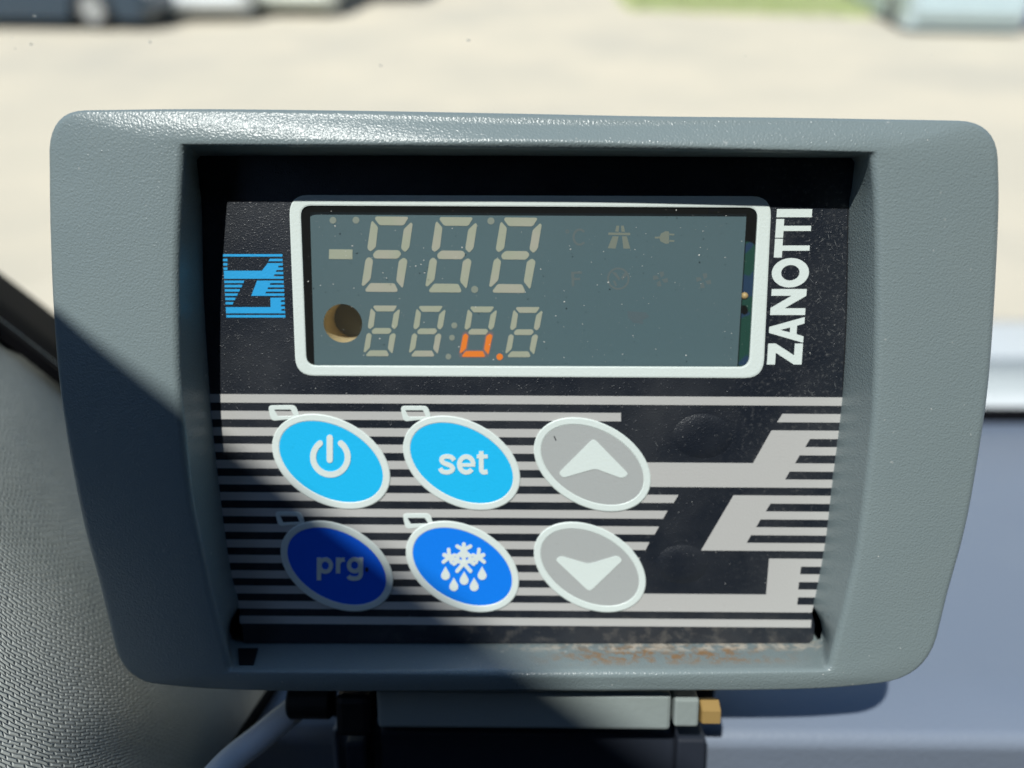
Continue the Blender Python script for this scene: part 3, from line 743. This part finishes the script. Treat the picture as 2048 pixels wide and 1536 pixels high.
M_scr = mat('scratched_film', (.22, .23, .23), .6)
tag(mesh('scratches', V, Fc, M_scr, cu_, False, MM), kind='stuff')
rs = random.Random(4); V, Fc = [], []
for _ in range(34):                       # hairline scratches on the clear window
    q = pu(rs.uniform(625, 1480), rs.uniform(430, 720), -.1); a_ = rs.uniform(-.3, .5); L_ = rs.uniform(.2, 1.1); d_ = Vector((math.cos(a_), math.sin(a_), 0)); n_ = Vector((-d_.y, d_.x, 0)) * rs.uniform(.008, .018); i = len(V)
    V += [q - d_ * L_ / 2, q + n_, q + d_ * L_ / 2, q - n_]; Fc.append((i, i + 3, i + 2, i + 1))
tag(mesh('film_scratches', V, Fc, M_scr, cu_, False, MM), kind='stuff')
# seam at the right of the overlay
sx = [pu(*q) for q in ((1696, 415), (1692, 640), (1685, 792))]
prism('overlay_seam', [[(q.x - .07, q.y) for q in sx] + [(q.x + .07, q.y) for q in reversed(sx)]], -.05, .03, M_dark, cu_)

# printed stripes: even pitch, straight
VK = lambda k: -2.61 - 2.7695 * k
TH = .70
def C3(x, y): return (400 + .332 * x, 780 + .332 * y)
def C4(x, y): return (1040 + .332 * x, 780 + .332 * y)
def ux(px, v):       # panel u of picture column px at height v
    lo_, hi_ = 200.0, 1500.0
    for _ in range(40):
        m_ = (lo_ + hi_) / 2
        if pu(px, m_).y > v: lo_ = m_
        else: hi_ = m_
    return pu(px, lo_).x
def srow(k): return VK(k) + TH, VK(k) - TH
def edge_l(v):
    px = 404
    for q, z in zip(((403, 400), (424, 840), (452, 1080), (478, 1209)), ((424, 840), (452, 1080), (478, 1209), (490, 1290))):
        a, b_ = pu(*q), pu(*z)
        if b_.y <= v <= a.y: return a.x + (b_.x - a.x) * (v - a.y) / (b_.y - a.y) - .25
    return pu(478, 1209).x
def edge_r(v):
    P_ = [pu(*q) for q in ((1698, 420), (1684, 800), (1664, 966), (1651, 1079), (1633, 1185), (1621, 1222), (1618, 1290))]
    for a, b_ in zip(P_, P_[1:]):
        if b_.y <= v <= a.y: return a.x + (b_.x - a.x) * (v - a.y) / (b_.y - a.y) + .2
    return P_[0].x
W0, W1 = -.02, .04
def stripe(u0, u1t, u1b, k):
    t, b_ = srow(k); prism('stripe', [[(u0, t), (u1t, t), (u1b, b_), (u0, b_)]], W0, W1, M_stripe, cu_)
ends = {0: None, 1: (1242, 1242), 2: (1215, 1215), 3: (1200, 1200), 4: (1190, 1190), 5: (1190, 1190), 6: (1357, 1347), 7: (1335, 1326), 8: (1318, 1309), 9: (1299, 1291), 10: (1280, 1271), 11: (1200, 1200), 12: (1180, 1180), 13: (1180, 1180), 14: None}
for k in range(15):
    t, b_ = srow(k); u0 = edge_l(VK(k))
    if ends[k] is None: stripe(u0, edge_r(VK(k)), edge_r(VK(k)), k)
    else: stripe(u0, ux(ends[k][0], t), ux(ends[k][1], b_), k)
t, b_ = srow(1); prism('stripe', [[(ux(1565, t), t), (edge_r(t), t), (edge_r(b_), b_), (ux(1554, b_), b_)]], W0, W1, M_stripe, cu_)
def teeth(k0, k1, slots):
    """right flank of a big emblem piece: rows k0..k1 with dark slots between them; returns points from top right down to bottom right"""
    pts = []
    for k in range(k0, k1 + 1):
        t, b_ = srow(k); pts += [(edge_r(t), t), (edge_r(b_), b_)]
        if k < k1:
            xt, xb = slots[k - k0]; t2 = srow(k + 1)[0]; pts += [(ux(xt, b_), b_), (ux(xb, t2), t2)]
    return pts
t2, b5, t4 = srow(2)[0], srow(5)[1], srow(4)[0]
prism('emblem_piece', [[(ux(1543, t2), t2)] + teeth(2, 5, ((1620, 1610), (1599, 1590), (1579, 1570))) + [(ux(1230, b5), b5), (ux(1230, t4), t4), (ux(1506, t4), t4)]], W0, W1 + .006, M_stripe, cu_)
t6, b9 = srow(6)[0], srow(9)[1]
prism('emblem_piece', [[(ux(1467, t6), t6)] + teeth(6, 9, ((1541, 1531), (1521, 1512), (1502, 1493))) + [(ux(1402, b9), b9)]], W0, W1 + .006, M_stripe, cu_)
t10, t12, b13 = srow(10)[0], VK(12) - TH * .35, srow(13)[1]
prism('emblem_piece', [[(ux(1538, t10), t10)] + teeth(10, 13, ((1602, 1600), (1598, 1596), (1596, 1594))) + [(ux(1225, b13), b13), (ux(1225, t12), t12), (ux(1532, t12), t12)]], W0, W1 + .006, M_stripe, cu_)

# blue emblem
def C8(x, y): return (410 + .11716 * x, 480 + .11716 * y)
ly = [262, 341, 415, 490, 565, 640, 714, 787, 860, 932, 1005, 1079, 1155, 1230, 1302]
def lrow(k): return ly[k] - 21, ly[k] + 21
def lft(y): return 305 + (y - 260) * .058
def rgt(y): return 1322 + (y - 260) * .05
def lt(k0, k1, sl):
    pts = []
    for k in range(k0, k1 + 1):
        a, b_ = lrow(k); pts += [(rgt(ly[k]), a), (rgt(ly[k]), b_)]
        if k < k1: pts += [(sl[k - k0], b_), (sl[k - k0] - 12, lrow(k + 1)[0])]
    return pts
em = bpy.data.objects.new('emblem', None); COL.objects.link(em); em.parent = cu_; em['label'] = 'blue striped Z emblem left of the display'; em.empty_display_size = .005
def lg(poly): prism('emblem_bar', [[pu(*C8(*q)) for q in poly]], W0, W1, M_logo, em)
for k, e in ((0, None), (14, None), (6, 672), (7, 640), (8, 600), (9, 563), (10, 525), (11, 490)):
    a, b_ = lrow(k); r_ = rgt(ly[k]) if e is None else e; lg([(lft(ly[k]), a), (r_, a), (r_ - (0 if e is None else 14), b_), (lft(ly[k]), b_)])
for k in (1, 2, 3): a, b_ = lrow(k); lg([(lft(ly[k]), a), (385, a), (385, b_), (lft(ly[k]), b_)])
a, b_ = lrow(1); lg([(1105, a), (rgt(ly[1]), a), (rgt(ly[1]), b_), (1085, b_)])
lg([(1072, lrow(2)[0])] + lt(2, 5, (1260, 1222, 1185)) + [(lft(640), lrow(5)[1]), (lft(560), lrow(4)[0] - 20), (975, lrow(4)[0] - 20)])
lg([(890, lrow(6)[0])] + lt(6, 9, (1118, 1078, 1042)) + [(790, lrow(9)[1])])
lg([(1118, lrow(10)[0])] + lt(10, 13, (1302, 1305, 1310)) + [(lft(1230), lrow(13)[1]), (lft(1160), lrow(12)[0] + 12), (1120, lrow(12)[0] + 12)])

# vertical brand lettering, drawn in picture units along the column
def glyph_z(): return [[(0, 0), (1, 0), (1, .235), (.40, .235), (1, .80), (1, 1), (0, 1), (0, .765), (.59, .765), (0, .215)]]
def brand():
    root = bpy.data.objects.new('brand_lettering', None); COL.objects.link(root); root.parent = cu_; root.empty_display_size = .005
    def place(x, y, y0, y1):
        """x: along the letter's own width 0..1, y: height 0..1 (cap top at the left of the column)"""
        py = y0 + (y1 - y0) * x
        xb = 1603 + (729 - py) * .0690; xt = 1533.5 + (729 - py) * .0655
        return pu(xb + (xt - xb) * y, py - (1 - y) * 0 + (y - .5) * -0.0)
    def put(polys, y0, y1):
        return prism('letter', [[place(x, y, y0, y1) for x, y in pl] for pl in polys], W0, W1, M_white, root)
    # letters read upwards: first letter lowest
    put([[(0, 0), (1, 0), (1, .235), (.44, .235), (1, .78), (1, 1), (0, 1), (0, .765), (.56, .765), (0, .22)]], 729, 687)
    a = [(0, 0), (.24, 0), (.31, .19), (.69, .19), (.76, 0), (1, 0), (.62, 1), (.38, 1)]
    # A: two legs, a bar and a peak, without overlaps
    put([[(0, 0), (.25, 0), (.335, .205), (.405, .40), (.5, .68), (.5, 1), (.385, 1)], [(1, 0), (.75, 0), (.665, .205), (.595, .40), (.5, .68), (.5, 1), (.615, 1)], [(.335, .205), (.665, .205), (.595, .40), (.405, .40)]], 685.5, 634)
    put([[(0, 0), (.26, 0), (.26, .60), (.74, 0), (1, 0), (1, 1), (.74, 1), (.74, .42), (.27, 1), (0, 1)]], 630, 578)
    o_, i_ = circle2(.5, .5, .5, 40), circle2(.5, .5, .262, 40)
    ring('letter', [place(x, y, 575, 516) for x, y in [(a_, .5 + (b2 - .5) * 1.06) for a_, b2 in o_]], [place(x, y, 575, 516) for x, y in i_], W0, W1, M_white, root)
    T = [[(.36, 0), (.64, 0), (.64, .775), (1, .775), (1, 1), (0, 1), (0, .775), (.36, .775)]]
    put(T, 515, 477.5); put(T, 475.5, 438)
    put([[(0, 0), (1, 0), (1, 1), (0, 1)]], 434.5, 418)
brand()

# buttons
def ell(cx_, cy_, a, b_, n=56, th=R_(28)):
    return [(cx_ + a * math.cos(t) * math.cos(th) - b_ * math.sin(t) * math.sin(th), cy_ + a * math.cos(t) * math.sin(th) + b_ * math.sin(t) * math.cos(th)) for t in [2 * math.pi * k / n for k in range(n)]]
def sym(name, loops, parent, m_=None, w=.30):
    return prism(name, [lift(lp, 0) for lp in loops], .2, w, m_ or M_white, parent)
def button(cx_, cy_, sc, ink, label):
    o_ = [pu(*q) for q in ell(cx_, cy_, 126 * sc, 84.5 * sc)]; i_ = [pu(*q) for q in ell(cx_, cy_, 111 * sc, 70 * sc)]
    r_ = ring('button', o_, i_, -.01, .26, M_white, cu_, .10); r_['label'] = label
    prism('key_face', [i_], .0, .20, ink, r_)
    return r_
def status(parent, pts, hole_):
    n_ = round_poly([C3(*q) for q in pts], 9, 5); h_ = round_poly([C3(*q) for q in hole_], 1.6, 5)
    ring('status_window', [pu(*q) for q in n_], [pu(*q) for q in h_], -.01, .12, M_white, parent, .03)
b1 = button(662.8, 922.6, 1.0, M_cyan, 'sky blue button with power symbol')
status(b1, ((410, 92), (578, 90), (604, 170), (430, 186)), ((448, 118), (548, 118), (566, 155), (470, 157)))
pc = C3(788, 402)
sym('power_ring', [stroke([(pc[0] + 34.6 * math.cos(t), pc[1] + 34.6 * math.sin(t)) for t in [R_(-53 + k * 286 / 40) for k in range(41)]], 12)], b1)
sym('power_bar', [stroke([C3(784, 285), C3(784, 418)], 12.4)], b1)
b2 = button(923.4, 925.4, .992, M_cyan, 'sky blue button reading set')
status(b2, ((1207, 95), (1373, 95), (1394, 172), (1226, 190)), ((1238, 122), (1344, 122), (1362, 160), (1256, 160)))
def glyph(name, parts, parent):
    V, Fc = [], []
    for k, (pts, w_, smooth_) in enumerate(parts):
        P_ = [p_.to_2d() for p_ in resample([(x, y, 0) for x, y in pts], 26)] if smooth_ else [Vector(p_) for p_ in pts]
        lp = ccw([pu(*C3(*q)).to_2d() for q in stroke(P_, w_, cap=False)]); b = len(V); n = len(lp); zz = .29 + .004 * k
        V += [(q[0], q[1], .2) for q in lp] + [(q[0], q[1], zz) for q in lp]
        Fc += [(b + i, b + (i + 1) % n, b + n + (i + 1) % n, b + n + i) for i in range(n)] + [tuple(b + n + i for i in range(n))]
    return mesh(name, V, Fc, M_white, parent, False, MM)
def arcp(cx_, cy_, rx, ry, a0, a1, n=26): return [(cx_ + rx * math.cos(R_(a0 + (a1 - a0) * k / n)), cy_ + ry * math.sin(R_(a0 + (a1 - a0) * k / n))) for k in range(n + 1)]
glyph('letter_s', [([(1532, 421), (1518, 404), (1490, 397), (1462, 404), (1456, 421), (1470, 437), (1508, 452), (1524, 468), (1515, 485), (1488, 493), (1460, 487), (1447, 469)], 27, True)], b2)
glyph('letter_e', [(arcp(1605, 446, 42, 47, -4, -322, 36), 28, False), ([(1570, 449), (1659, 449)], 21, False)], b2)
glyph('letter_t', [([(1695, 366), (1695, 462), (1697, 482), (1708, 492), (1733, 490)], 28, True), ([(1668, 398), (1734, 398)], 23, False)], b2)
b3 = button(1184.5, 928.6, .990, M_keygrey, 'grey button with up arrow')
sym('arrow', [round_poly([C4(*q) for q in ((442, 288), (655, 505), (615, 530), (452, 470), (258, 526), (232, 498))], 9, 5)], b3)
b4 = button(674, 1131.5, .952, M_navy, 'deep blue button reading prg')
status(b4, ((450, 731), (610, 732), (636, 806), (474, 820)), ((482, 756), (584, 756), (602, 794), (502, 798)))
glyph('letter_p', [([(719, 1006), (719, 1142)], 26, False), (arcp(757, 1054, 34, 37, 180, 540, 40), 25, False)], b4)
glyph('letter_r', [([(834, 1006), (834, 1101)], 26, False), ([(834, 1060), (838, 1036), (851, 1021), (874, 1018)], 25, True)], b4)
glyph('letter_g', [(arcp(933, 1052, 34, 36, 0, 360, 40), 25, False), ([(971, 1006), (971, 1090), (969, 1112), (956, 1128), (930, 1132), (906, 1128), (895, 1117)], 26, True)], b4)
b5_ = button(925, 1132.5, .958, M_blue, 'mid blue button with snowflake and drops')
status(b5_, ((1219, 742), (1386, 742), (1408, 815), (1240, 838)), ((1250, 770), (1354, 770), (1376, 803), (1271, 806)))
sc_ = C3(1590, 1040); kx = .332
dzs = [0.0]
def ss(pts, w_):
    dzs[0] += .004
    sym('snowflake_stroke', [stroke([(sc_[0] + x * kx, sc_[1] + y * kx) for x, y in pts], w_ * kx)], b5_, None, .27 + dzs[0])
for ang, ln in ((-90, 122), (-157, 136), (-23, 136)):
    a = R_(ang); d = (math.cos(a), math.sin(a)); n_ = (-d[1], d[0])
    ss([(d[0] * 4, d[1] * 4), (d[0] * (ln - 8), d[1] * (ln - 8))], 24)
    for at, sp in ((ln - 42, 40), (38, 27)):
        ss([(d[0] * (at + sp * .55) + n_[0] * sp, d[1] * (at + sp * .55) + n_[1] * sp), (d[0] * at, d[1] * at), (d[0] * (at + sp * .55) - n_[0] * sp, d[1] * (at + sp * .55) - n_[1] * sp)], 22)
    q = ln - 42; sp = 24
    ss([(d[0] * (q - sp) + n_[0] * sp, d[1] * (q - sp) + n_[1] * sp), (d[0] * q, d[1] * q), (d[0] * (q - sp) - n_[0] * sp, d[1] * (q - sp) - n_[1] * sp)], 20)
for sx_ in (-1, 1): ss([(0, 0), (sx_ * 40, 46)], 23)
for x, y in ((1480, 1103), (1700, 1103), (1530, 1170), (1592, 1132), (1652, 1170)):
    pts = [(x, y - 44)] + [(x + 27 * math.sin(t), y + 10 - 27 * math.cos(t)) for t in [R_(60 + k * 20) for k in range(13)]]
    sym('drop', [[C3(*q) for q in pts]], b5_)
b6 = button(1179.5, 1133.5, .948, M_keygrey, 'grey button with down arrow')
sym('arrow', [round_poly([C4(*q) for q in ((418, 1212), (212, 1018), (246, 996), (412, 1045), (586, 994), (618, 1020))], 9, 5)], b6)
M_fleck = mat('dark_fleck', (.02, .022, .03), .7)
prism('fleck', [[pu(*q) for q in ((1107, 872), (1109, 871), (1113, 880), (1111, 881))]], .2, .24, M_fleck, b3)
prism('fleck', [[pu(734 + 3.5 * math.cos(t), 1138 + 5 * math.sin(t)) for t in [k * .9 for k in range(7)]]], .2, .24, M_fleck, b4)
# blank embossed keys under the film
for px, py, ra in ((1405, 872, 60), (1364, 1128, 52)):
    V, Fc = [], []; NR, NT = 8, 40
    for r in range(NR + 1):
        for k in range(NT):
            q = pu(px + ra * r / NR * math.cos(2 * math.pi * k / NT), py + ra * .74 * r / NR * math.sin(2 * math.pi * k / NT) )
            V.append((q.x, q.y, .012 + .32 * (1 - (r / NR) ** 4)))
    for r in range(NR):
        for k in range(NT): Fc.append((r * NT + k, r * NT + (k + 1) % NT, (r + 1) * NT + (k + 1) % NT, (r + 1) * NT + k))
    mesh('blank_key', V, Fc, M_fascia, cu_, True, MM)
# clip slots in the lower ledge
def ledge_slot(pts):
    # pts in picture; the ledge is the plane v = const between fascia and front edge
    vb = pu(1000, 1288).y
    out = []
    for x, y in pts:
        v = cd + cr * ((x - CX) / F) - cu * ((y - CY) / F); t = (vb + .12 - cc.y) / v.y; out.append(cc + v * t)
    n = len(out); V = [tuple(q) for q in out] + [(q.x, q.y - .3, q.z) for q in out]
    mesh('clip_slot', V, [tuple(range(n))] + [(i, (i + 1) % n, n + (i + 1) % n, n + i) for i in range(n)], M_dark, cu_, False, MM)
ledge_slot([(476, 1296), (516, 1296), (507, 1328), (478, 1328)])
ledge_slot([(1606, 1311), (1624, 1309), (1629, 1322), (1618, 1323)])

# ------------------------------------------------------------------ bracket behind and under the unit
M_stem = mat('shaded_navy_plastic', (.022, .028, .042), .55, .4)  # shade below the hinge block is put into this dark navy
M_brk = mat('grey_bracket_plastic', (.29, .335, .325), .5, .4); bump(M_brk, noise(M_brk, 900, 2), .4, .00015)
M_brass = mat('brass', (.50, .33, .12), .45, .5, .3); bump(M_brass, noise(M_brass, 300, 2), .2, .0002)
br = empty('mounting_bracket', ORG + DEV @ (Vector((0, -58, -10)) * MM), 'grey hinged mounting bracket with black knob and brass nut under the unit', 'bracket', rot3=DEV)
off = Vector((0, -58, -10))
wb_ = 3.4
def bx(name, x0, x1, y0, y1, wa, wb2, m_, bev=.5):
    a, c = pu(x0, y0, wb2), pu(x1, y1, wb2); bm = bmesh.new()
    box(bm, (a.x - off.x) * MM, (c.x - off.x) * MM, (c.y - off.y) * MM, (a.y - off.y) * MM, (wa - off.z) * MM, (wb2 - off.z) * MM, bev * MM)
    return bm_obj(name, bm, m_, br)
bx('hinge_block', 752, 1341, 1384, 1462, -22, wb_, M_brk, .7)
bx('hinge_stem', 760, 1336, 1463, 1800, -20, -7.5, M_stem, .7)
bx('hinge_ear', 1350, 1397, 1398, 1455, -22, wb_, M_brk, .5)
bx('hinge_ear', 668, 742, 1395, 1478, -22, wb_, M_dark, 1.2)
bx('bracket_leg', 1355, 1396, 1478, 1800, -22, -5.0, M_stem, .6)
bx('bracket_leg', 690, 742, 1486, 1800, -22, -5.0, M_stem, .6)
bx('bracket_fin', 664, 688, 1462, 1800, -24, -10, M_dash, .4)
def knob(name, x0, x1, yc, r, wv, m_, nseg):
    a, c = pu(x0, yc, wv), pu(x1, yc, wv); bm = bmesh.new(); L_ = c.x - a.x
    P_ = [(a.x - off.x + L_ * t, a.y - off.y, wv - off.z) for t in (0, .06, .94, 1)]
    tube(bm, [Vector(p_) * MM for p_ in P_], [r * .86 * MM, r * MM, r * MM, r * .86 * MM], nseg); return bm_obj(name, bm, m_, br)
knob('brass_nut', 1398, 1437, 1421, 2.3, 0.5, M_brass, 6)
knob('black_knob', 580, 667, 1398, 3.3, -2, M_dark, 28)
knob('hinge_pin', 660, 1400, 1421, 1.2, -6, M_dark, 12)
bx('backplate', 690, 1430, 1300, 1400, -30, -20.3, M_dark, .6)

# ------------------------------------------------------------------ cable
M_cable = mat('pale_grey_cable', (.84, .87, .88), .45, .4)
cpts = [on_dash(300, 1720, .004), on_dash(438, 1545, .005), on_dash(520, 1475, .007), on_dash(600, 1410, .010), on_dash(690, 1340, .014), on_dash(760, 1290, .020)]
bm = bmesh.new(); tube(bm, resample(cpts, 40), .0024, 16)
tag(bm_obj('power_cable', bm, M_cable, None, True), 'pale grey cable curving up behind the unit at lower left', 'cable')
